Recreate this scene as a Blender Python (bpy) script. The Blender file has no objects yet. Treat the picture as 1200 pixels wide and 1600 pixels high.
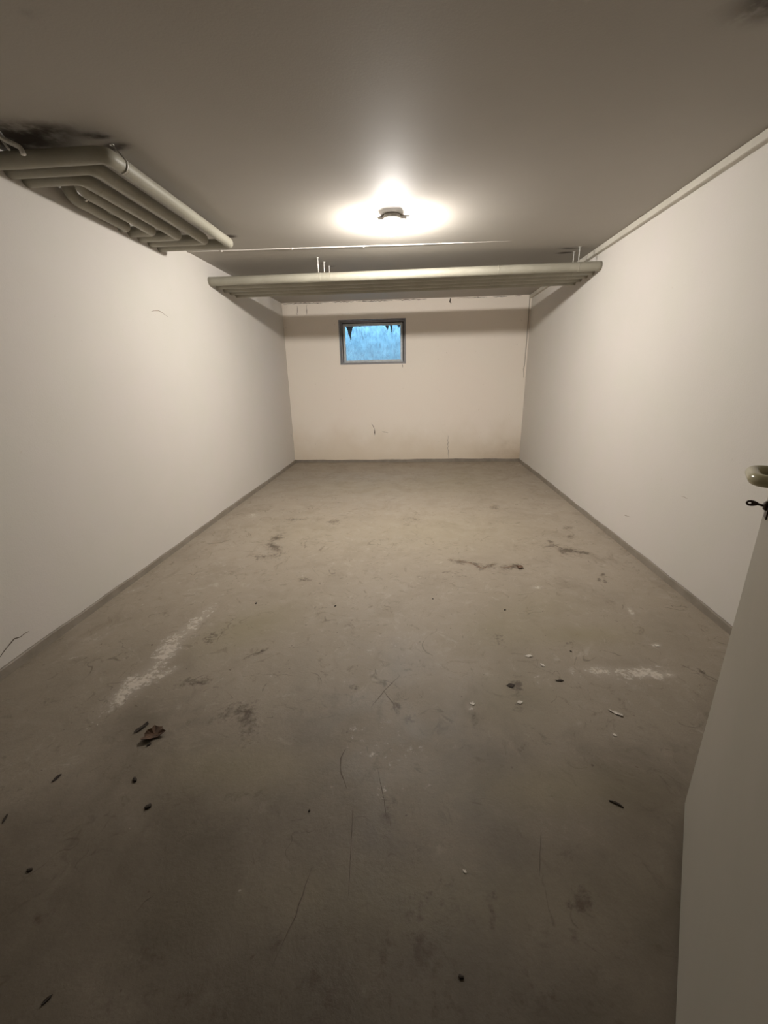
import bpy, bmesh, math, random
import numpy as np
from mathutils import Vector, Matrix

# ---------------------------------------------------------------- camera, world, lights, exposure
sc = bpy.context.scene
col = sc.collection
CAM_YAW, CAM_PITCH, CAM_ROLL, FPX = 0.0745131, 0.3124071, -0.0216289, 655.545
cam_d = bpy.data.cameras.new('camera')
cam = bpy.data.objects.new('camera', cam_d); col.objects.link(cam)
cam_d.sensor_fit = 'VERTICAL'; cam_d.sensor_height = 36.0
cam_d.lens = FPX * 36.0 / 1600.0
cam_d.clip_start = 0.01; cam_d.clip_end = 100
def cam_matrix():
    cy, sy = math.cos(CAM_YAW), math.sin(CAM_YAW)
    f = Vector((-sy*math.cos(CAM_PITCH), cy*math.cos(CAM_PITCH), -math.sin(CAM_PITCH)))
    r = Vector((cy, sy, 0)); u = r.cross(f)
    c, s = math.cos(CAM_ROLL), math.sin(CAM_ROLL)
    x, y = c*r + s*u, -s*r + c*u
    m = Matrix((x, y, -f)).transposed().to_4x4()
    m.translation = (0, 0, 1.30)
    return m
cam.matrix_world = cam_matrix()
sc.camera = cam

world = bpy.data.worlds.new('overcast_sky'); sc.world = world; world.use_nodes = True
world.node_tree.nodes['Background'].inputs[0].default_value = (0.27, 0.62, 1.0, 1)
world.node_tree.nodes['Background'].inputs[1].default_value = 14.0

sc.view_settings.view_transform = 'Standard'
sc.view_settings.look = 'None'
sc.view_settings.gamma = 1.0
sc.view_settings.use_curve_mapping = False
sc.view_settings.exposure = 0.0
LAMP_STRENGTH = 4850.0
GRIME_FALLOFF = 0.86  # amount of doorway grime and painted light falloff on the floor
LAMP_COLOR = (1.0, 0.95, 0.89)

# ---------------------------------------------------------------- room measures (metres)
XL, XR, YB, ZC = -1.914, 1.635, 6.598, 2.339
YF = 0.17                      # inner face of the front wall
DX0, DX1, DZ = -0.66, 0.335, 2.06   # doorway
random.seed(7)
rng = np.random.default_rng(7)

# ---------------------------------------------------------------- helpers
def finish(name, bm, mat, parent=None, smooth=False):
    me = bpy.data.meshes.new(name); bm.normal_update(); bm.to_mesh(me); bm.free()
    if mat is not None: me.materials.append(mat)
    if smooth:
        for p in me.polygons: p.use_smooth = True
    o = bpy.data.objects.new(name, me); col.objects.link(o)
    if parent is not None: o.parent = parent
    return o
def tag(o, label=None, cat=None, group=None, kind=None):
    for k, v in (('label', label), ('category', cat), ('group', group), ('kind', kind)):
        if v: o[k] = v
    return o
def empty(name, loc, label, cat, group=None):
    o = bpy.data.objects.new(name, None); col.objects.link(o); o.location = loc
    o.empty_display_size = 0.05
    return tag(o, label, cat, group)
def boxbm(bm, lo, hi, bevel=0.0, M=None):
    vs = [bm.verts.new((x, y, z)) for x in (lo[0], hi[0]) for y in (lo[1], hi[1]) for z in (lo[2], hi[2])]
    fs = [(0,1,3,2),(4,6,7,5),(0,4,5,1),(2,3,7,6),(0,2,6,4),(1,5,7,3)]
    faces = [bm.faces.new([vs[i] for i in f]) for f in fs]
    if bevel:
        es = list({e for f in faces for e in f.edges})
        r = bmesh.ops.bevel(bm, geom=es, offset=bevel, segments=2, affect='EDGES', profile=0.5)
        vs = list({v for f in r['faces'] for v in f.verts} | {v for v in vs if v.is_valid})
    if M is not None:
        for v in vs: v.co = M @ v.co
    return bm
def box(name, lo, hi, mat, parent=None, bevel=0.0, M=None):
    return finish(name, boxbm(bmesh.new(), lo, hi, bevel, M), mat, parent)
def tube(bm, pts, r, seg=20, cap=True, radii=None):
    pts = [Vector(p) for p in pts]; rings = []
    t0 = (pts[1]-pts[0]).normalized()
    up = Vector((0,0,1)) if abs(t0.z) < 0.9 else Vector((1,0,0))
    n = (up - t0*up.dot(t0)).normalized()
    for i, p in enumerate(pts):
        a = pts[max(i-1,0)]; b = pts[min(i+1,len(pts)-1)]
        t = (b-a).normalized(); n = (n - t*n.dot(t)).normalized(); b2 = t.cross(n)
        rr = radii[i] if radii else r
        rings.append([bm.verts.new(p + (n*math.cos(2*math.pi*k/seg) + b2*math.sin(2*math.pi*k/seg))*rr) for k in range(seg)])
    for A, B in zip(rings, rings[1:]):
        for k in range(seg):
            bm.faces.new((A[k], A[(k+1)%seg], B[(k+1)%seg], B[k]))
    if cap:
        bm.faces.new(rings[0][::-1]); bm.faces.new(rings[-1])
    return bm
def fillet(pts, R, n=8):
    pts = [Vector(p) for p in pts]; out = [pts[0]]
    for i in range(1, len(pts)-1):
        a, b, c = pts[i-1], pts[i], pts[i+1]
        u = (a-b).normalized(); v = (c-b).normalized(); r = R[i-1] if isinstance(R, (list, tuple)) else R
        p0, p1 = b+u*r, b+v*r
        for k in range(n+1):
            t = k/n
            out.append(p0*(1-t)**2 + b*2*t*(1-t) + p1*t*t)
    out.append(pts[-1]); return out
def lathe(bm, prof, seg=40, center=(0,0,0), rib=0.0, nrib=20):
    rings = []
    for r, z in prof:
        ring = []
        for k in range(seg):
            a = 2*math.pi*k/seg; rr = r*(1 + rib*math.cos(nrib*a))
            ring.append(bm.verts.new((center[0]+rr*math.cos(a), center[1]+rr*math.sin(a), center[2]+z)))
        rings.append(ring)
    for A, B in zip(rings, rings[1:]):
        for k in range(seg): bm.faces.new((A[k], B[k], B[(k+1)%seg], A[(k+1)%seg]))
    bm.faces.new(rings[0]); bm.faces.new(rings[-1][::-1])
    return bm
def tri_grid(x0, x1, y0, y1, step, z, flip=False):
    nx = int(round((x1-x0)/step))+1; ny = int(round((y1-y0)/step))+1
    xs = np.linspace(x0, x1, nx); ys = np.linspace(y0, y1, ny)
    X, Y = np.meshgrid(xs, ys)
    return X.ravel(), Y.ravel(), nx, ny

# ---------------------------------------------------------------- materials
class NT:
    def __init__(s, name):
        s.m = bpy.data.materials.new(name); s.m.use_nodes = True; s.t = s.m.node_tree
        s.b = s.t.nodes['Principled BSDF']; s.tc = s.n('ShaderNodeTexCoord')
    def n(s, ty, **kw):
        x = s.t.nodes.new(ty)
        for k, v in kw.items(): setattr(x, k, v)
        return x
    def l(s, a, b): s.t.links.new(a, b)
    def noise(s, scale, detail=4, rough=0.55, vec=None, dist=0.0):
        x = s.n('ShaderNodeTexNoise'); x.inputs['Scale'].default_value = scale
        x.inputs['Detail'].default_value = detail; x.inputs['Roughness'].default_value = rough
        x.inputs['Distortion'].default_value = dist
        s.l(vec if vec is not None else s.tc.outputs['Object'], x.inputs['Vector']); return x.outputs['Fac']
    def mapping(s, scale):
        x = s.n('ShaderNodeMapping'); x.inputs['Scale'].default_value = scale
        s.l(s.tc.outputs['Object'], x.inputs['Vector']); return x.outputs['Vector']
    def ramp(s, fac, a, b, va=0.0, vb=1.0):
        x = s.n('ShaderNodeMapRange'); x.interpolation_type = 'SMOOTHSTEP'
        x.inputs[1].default_value = a; x.inputs[2].default_value = b
        x.inputs[3].default_value = va; x.inputs[4].default_value = vb
        s.l(fac, x.inputs[0]); return x.outputs[0]
    def math(s, op, a, b=None):
        x = s.n('ShaderNodeMath', operation=op)
        for i, v in enumerate((a, b)):
            if v is None: continue
            if isinstance(v, (int, float)): x.inputs[i].default_value = v
            else: s.l(v, x.inputs[i])
        return x.outputs[0]
    def mix(s, fac, a, b):
        x = s.n('ShaderNodeMix', data_type='RGBA')
        for i, v in ((0, fac), (6, a), (7, b)):
            if isinstance(v, (int, float)): x.inputs[i].default_value = v
            elif isinstance(v, tuple): x.inputs[i].default_value = (*v, 1)
            else: s.l(v, x.inputs[i])
        return x.outputs[2]
    def bump(s, h, strength, dist=0.01):
        x = s.n('ShaderNodeBump'); x.inputs['Strength'].default_value = strength; x.inputs['Distance'].default_value = dist
        s.l(h, x.inputs['Height']); s.l(x.outputs[0], s.b.inputs['Normal'])
    def base(s, c):
        if isinstance(c, tuple): s.b.inputs['Base Color'].default_value = (*c, 1)
        else: s.l(c, s.b.inputs['Base Color'])
    def rough(s, v):
        if isinstance(v, (int, float)): s.b.inputs['Roughness'].default_value = v
        else: s.l(v, s.b.inputs['Roughness'])
def simple(name, c, c2=None, scale=20, rough=0.6, metal=0.0, bump=0.0, spec=0.5):
    t = NT(name); c2 = c2 or tuple(v*0.8 for v in c)
    f = t.noise(scale, 5)
    t.base(t.mix(t.ramp(f, 0.35, 0.65), c, c2)); t.rough(rough)
    t.b.inputs['Metallic'].default_value = metal
    t.b.inputs['Specular IOR Level'].default_value = spec
    if bump: t.bump(t.noise(scale*6, 3), bump, 0.004)
    return t.m

# white plaster walls: faint mottling, roller texture, yellowed towards nothing in particular
def wall_mat():
    t = NT('painted_plaster')
    big = t.ramp(t.noise(0.9, 3), 0.3, 0.7); mid = t.ramp(t.noise(3.1, 4), 0.35, 0.7)
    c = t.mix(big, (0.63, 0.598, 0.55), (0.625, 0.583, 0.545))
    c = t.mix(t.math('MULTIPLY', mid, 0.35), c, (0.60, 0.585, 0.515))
    sp = t.ramp(t.noise(38, 2), 0.74, 0.80)
    c = t.mix(t.math('MULTIPLY', sp, 0.25), c, (0.45, 0.37, 0.27))
    t.base(c); t.rough(0.75); t.b.inputs['Specular IOR Level'].default_value = 0.3
    f = t.math('ADD', t.noise(120, 3), t.math('MULTIPLY', t.noise(14, 3), 0.8))
    t.bump(f, 0.15, 0.004); return t.m
def back_wall_mat():
    t = NT('stained_plaster')
    sep = t.n('ShaderNodeSeparateXYZ'); t.l(t.tc.outputs['Object'], sep.inputs[0])
    n1 = t.noise(2.3, 4); n2 = t.noise(7, 4)
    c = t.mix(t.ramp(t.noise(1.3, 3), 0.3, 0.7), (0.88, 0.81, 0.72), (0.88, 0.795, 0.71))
    # damp staining on the lowest part of the wall
    low = t.ramp(t.math('ADD', sep.outputs[2], t.math('MULTIPLY', n1, -0.7)), -0.35, 0.35, 1, 0)
    c = t.mix(t.math('MULTIPLY', low, 0.45), c, (0.58, 0.46, 0.30))
    lr = t.ramp(t.math('ADD', sep.outputs[0], n1), 1.3, 2.2)
    lo2 = t.ramp(t.math('ADD', sep.outputs[2], t.math('MULTIPLY', n2, -0.3)), -0.12, 0.25, 1, 0)
    c = t.mix(t.math('MULTIPLY', t.math('MULTIPLY', lr, lo2), 0.6), c, (0.40, 0.29, 0.18))
    sp = t.ramp(t.noise(22, 3), 0.70, 0.76)
    c = t.mix(t.math('MULTIPLY', sp, 0.35), c, (0.42, 0.34, 0.25))
    t.base(c); t.rough(0.8)
    t.bump(t.math('ADD', t.noise(90, 3), t.math('MULTIPLY', t.noise(10, 3), 0.8)), 0.3, 0.004); return t.m
def ceiling_mat():
    t = NT('ceiling_paint')
    at = t.n('ShaderNodeAttribute', attribute_name='stain')
    sep = t.n('ShaderNodeSeparateColor'); t.l(at.outputs['Color'], sep.inputs[0])
    c = t.mix(t.ramp(t.noise(1.4, 4), 0.3, 0.7), (0.405, 0.378, 0.338), (0.388, 0.362, 0.322))
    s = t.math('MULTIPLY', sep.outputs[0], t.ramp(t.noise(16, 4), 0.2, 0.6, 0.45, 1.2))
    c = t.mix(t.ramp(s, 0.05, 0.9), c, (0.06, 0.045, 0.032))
    t.base(c); t.rough(0.7)
    t.bump(t.math('ADD', t.noise(110, 3), t.math('MULTIPLY', t.noise(6, 3), 1.0)), 0.08, 0.004); return t.m
def floor_mat():
    t = NT('worn_painted_concrete')
    at = t.n('ShaderNodeAttribute', attribute_name='stain')
    sep = t.n('ShaderNodeSeparateColor'); t.l(at.outputs['Color'], sep.inputs[0])
    D, W, O = sep.outputs[0], sep.outputs[1], sep.outputs[2]
    n0 = t.noise(0.8, 4); n1 = t.noise(3.2, 6, 0.62, dist=0.4); n2 = t.noise(13, 6, 0.65, dist=0.6); n3 = t.noise(70, 4, 0.6)
    st = t.noise(5.0, 6, 0.65, vec=t.mapping((1.0, 0.45, 1.0)), dist=0.8)
    c = t.mix(t.ramp(n0, 0.32, 0.68), (0.295, 0.249, 0.192), (0.322, 0.274, 0.217))
    c = t.mix(t.math('MULTIPLY', t.ramp(n1, 0.46, 0.68), 0.55), c, (0.255, 0.215, 0.165))
    c = t.mix(t.math('MULTIPLY', t.ramp(n2, 0.50, 0.72), 0.40), c, (0.37, 0.32, 0.265))
    c = t.mix(t.math('MULTIPLY', t.ramp(st, 0.57, 0.74), 0.45), c, (0.17, 0.135, 0.10))
    # curved scuffs: thin ridges of a warped noise, broken up by a mask
    wv = t.noise(2.6, 2, 0.5, dist=1.6); rd = t.ramp(t.math('ABSOLUTE', t.math('SUBTRACT', wv, 0.5)), 0.0, 0.010, 1, 0)
    c = t.mix(t.math('MULTIPLY', t.math('MULTIPLY', rd, t.ramp(t.noise(4.3, 4, 0.7), 0.53, 0.63)), 0.75), c, (0.11, 0.085, 0.06))
    sc_ = t.noise(8.5, 8, 0.72, dist=1.8)
    c = t.mix(t.math('MULTIPLY', t.ramp(sc_, 0.55, 0.68), 0.60), c, (0.15, 0.12, 0.085))
    c = t.mix(t.math('MULTIPLY', t.ramp(t.noise(6.1, 8, 0.75, dist=2.2), 0.56, 0.70), 0.45), c, (0.47, 0.42, 0.35))
    g = t.noise(210, 3, 0.7)
    c = t.mix(t.ramp(g, 0.50, 0.80, 0, 0.35), c, (0.13, 0.105, 0.08))
    c = t.mix(t.ramp(g, 0.50, 0.22, 0, 0.25), c, (0.50, 0.44, 0.37))
    # patchy doorway grime, plus light falloff painted in as darkening towards the camera
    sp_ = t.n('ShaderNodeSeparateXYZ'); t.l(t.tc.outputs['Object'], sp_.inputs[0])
    near_dark = t.math('ADD', sp_.outputs[1], t.math('MULTIPLY', t.math('SUBTRACT', t.math('ADD', n1, t.noise(1.7, 5, 0.6)), 1.0), 1.8))
    c = t.mix(t.math('MULTIPLY', t.ramp(near_dark, 0.15, 2.1, 1, 0), GRIME_FALLOFF), c, (0.080, 0.064, 0.043))
    c = t.mix(t.math('MULTIPLY', O, 0.8), c, (0.26, 0.225, 0.135))
    fine = t.math('ADD', t.math('MULTIPLY', n2, 1.0), t.math('MULTIPLY', t.noise(45, 5, 0.7), 1.0))   # ~1.0 mean
    d = t.ramp(t.math('ADD', D, t.math('MULTIPLY', t.math('SUBTRACT', fine, 1.0), 1.6)), 0.22, 0.85)
    d = t.math('MULTIPLY', d, t.ramp(D, 0.0, 0.12))
    c = t.mix(t.math('MULTIPLY', d, 0.92), c, (0.085, 0.062, 0.042))
    w = t.ramp(t.math('ADD', W, t.math('MULTIPLY', t.math('SUBTRACT', fine, 1.0), 2.4)), 0.52, 1.0)
    w = t.math('MULTIPLY', w, t.ramp(W, 0.0, 0.12))
    c = t.mix(t.math('MULTIPLY', t.ramp(W, 0.0, 1.0), 0.38), c, (0.52, 0.46, 0.40))
    c = t.mix(t.math('MULTIPLY', w, 0.8), c, (0.60, 0.54, 0.47))
    sp = t.ramp(t.noise(33, 2, 0.5), 0.735, 0.775)
    c = t.mix(t.math('MULTIPLY', sp, 0.75), c, (0.09, 0.065, 0.045))
    sl = t.ramp(t.noise(27, 2, 0.5, dist=0.2), 0.765, 0.79)
    c = t.mix(t.math('MULTIPLY', sl, 0.5), c, (0.5, 0.46, 0.4))
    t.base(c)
    t.rough(t.ramp(n1, 0.3, 0.7, 0.50, 0.68)); t.b.inputs['Specular IOR Level'].default_value = 0.35
    h = t.math('ADD', t.math('MULTIPLY', n3, 0.6), t.math('ADD', n2, t.math('MULTIPLY', w, -0.6)))
    t.bump(h, 0.35, 0.004); return t.m
def pipe_mat():
    t = NT('pipe_insulation_paint')
    c = t.mix(t.ramp(t.noise(5, 4), 0.35, 0.65), (0.32, 0.302, 0.245), (0.285, 0.268, 0.215))
    c = t.mix(t.math('MULTIPLY', t.ramp(t.noise(28, 4), 0.60, 0.70), 0.4), c, (0.30, 0.27, 0.20))
    t.base(c); t.rough(0.48); t.b.inputs['Specular IOR Level'].default_value = 0.4
    t.bump(t.math('ADD', t.noise(60, 3), t.math('MULTIPLY', t.noise(9, 3), 1.5)), 0.35, 0.004); return t.m
M_WALL, M_BACK, M_CEIL, M_FLOOR, M_PIPE = wall_mat(), back_wall_mat(), ceiling_mat(), floor_mat(), pipe_mat()
M_BASE = simple('grey_baseboard_paint', (0.255, 0.22, 0.178), (0.21, 0.18, 0.142), 9, 0.6, bump=0.2)
M_TRUNK = simple('trunking_paint', (0.56, 0.53, 0.46), (0.52, 0.49, 0.42), 7, 0.55, bump=0.1)
M_DOOR = simple('door_paint', (0.36, 0.335, 0.285), (0.34, 0.32, 0.27), 3, 0.45, bump=0.08)
M_NYLON = simple('cream_plastic', (0.46, 0.42, 0.26), (0.44, 0.40, 0.25), 6, 0.22)
M_DARKMETAL = simple('dark_bronze', (0.055, 0.035, 0.028), (0.035, 0.022, 0.018), 30, 0.38, metal=0.6)
M_WINREVEAL = simple('reveal_grey_paint', (0.33, 0.32, 0.32), (0.27, 0.26, 0.26), 12, 0.6, bump=0.2)
M_WINFRAME = simple('window_frame_metal', (0.60, 0.61, 0.60), (0.50, 0.51, 0.50), 25, 0.45)
M_RUBBER = simple('window_gap_seal', (0.03, 0.02, 0.018), None, 20, 0.8)
M_ROD = simple('hanger_zinc', (0.75, 0.74, 0.70), (0.6, 0.58, 0.53), 40, 0.35, metal=0.3)
M_CRACK = simple('crack_brown', (0.14, 0.11, 0.085), (0.10, 0.08, 0.06), 30, 0.9)
M_CRACK_SOFT = simple('crack_shallow', (0.36, 0.30, 0.24), (0.30, 0.25, 0.2), 30, 0.9)
M_SCRATCH = simple('floor_scratch_dark', (0.13, 0.102, 0.075), (0.09, 0.07, 0.05), 30, 0.8)
M_RUST = simple('rusty_crack', (0.17, 0.10, 0.06), (0.11, 0.065, 0.04), 30, 0.8)
M_WELL = simple('well_concrete', (0.60, 0.60, 0.58), (0.42, 0.43, 0.42), 9, 0.9, bump=0.6)
M_COB = simple('cobweb_dirt', (0.10, 0.11, 0.12), (0.05, 0.05, 0.055), 30, 0.95)
M_STRAND = simple('cobweb_strand', (0.75, 0.78, 0.8), None, 30, 0.9)
M_LEAF = simple('dead_leaf', (0.13, 0.075, 0.045), (0.07, 0.04, 0.025), 60, 0.85, bump=0.4)
M_CRUMB = simple('dark_crumb', (0.05, 0.038, 0.028), (0.03, 0.022, 0.017), 60, 0.9)
M_CHIP = simple('paint_chip', (0.66, 0.61, 0.54), (0.55, 0.5, 0.43), 60, 0.7)
M_HALL = simple('corridor_paint', (0.10, 0.09, 0.075), None, 3, 0.8)
M_FRONT = simple('front_wall_low_bounce', (0.14, 0.125, 0.10), None, 3, 0.8)  # unseen wall, coloured dark to cut light bounced near the doorway
M_CERAM = simple('lamp_base_white', (0.80, 0.78, 0.74), (0.74, 0.72, 0.67), 20, 0.4)
def glass_pane_mat():
    t = NT('dirty_glass'); nt = t.t
    tr = t.n('ShaderNodeBsdfTransparent'); tr.inputs[0].default_value = (0.90, 0.95, 0.98, 1)
    gl = t.n('ShaderNodeBsdfGlossy'); gl.inputs['Roughness'].default_value = 0.05
    df = t.n('ShaderNodeBsdfDiffuse'); df.inputs[0].default_value = (0.35, 0.38, 0.40, 1)
    m1 = t.n('ShaderNodeMixShader'); m1.inputs[0].default_value = 0.05
    t.l(tr.outputs[0], m1.inputs[1]); t.l(gl.outputs[0], m1.inputs[2])
    m2 = t.n('ShaderNodeMixShader')
    n = t.noise(18, 6, 0.7, vec=t.mapping((1, 1, 0.35)), dist=1.5)
    t.l(t.ramp(n, 0.42, 0.78, 0.02, 0.30), m2.inputs[0])
    t.l(m1.outputs[0], m2.inputs[1]); t.l(df.outputs[0], m2.inputs[2])
    t.l(m2.outputs[0], nt.nodes['Material Output'].inputs[0]); return t.m
M_GLASS = glass_pane_mat()
def bulb_mat():
    t = NT('lit_bulb'); e = t.n('ShaderNodeEmission')
    e.inputs[0].default_value = (*LAMP_COLOR, 1); e.inputs[1].default_value = LAMP_STRENGTH
    t.l(e.outputs[0], t.t.nodes['Material Output'].inputs[0]); return t.m
def jar_mat():
    t = NT('glowing_ribbed_glass'); e = t.n('ShaderNodeEmission')
    e.inputs[0].default_value = (*LAMP_COLOR, 1); e.inputs[1].default_value = 2.2
    tr = t.n('ShaderNodeBsdfTransparent'); gl = t.n('ShaderNodeBsdfGlossy'); gl.inputs['Roughness'].default_value = 0.08
    a = t.n('ShaderNodeAddShader'); t.l(e.outputs[0], a.inputs[0]); t.l(tr.outputs[0], a.inputs[1])
    m = t.n('ShaderNodeMixShader'); m.inputs[0].default_value = 0.06
    t.l(a.outputs[0], m.inputs[1]); t.l(gl.outputs[0], m.inputs[2])
    t.l(m.outputs[0], t.t.nodes['Material Output'].inputs[0]); return t.m
M_BULB, M_JAR = bulb_mat(), jar_mat()

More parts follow.
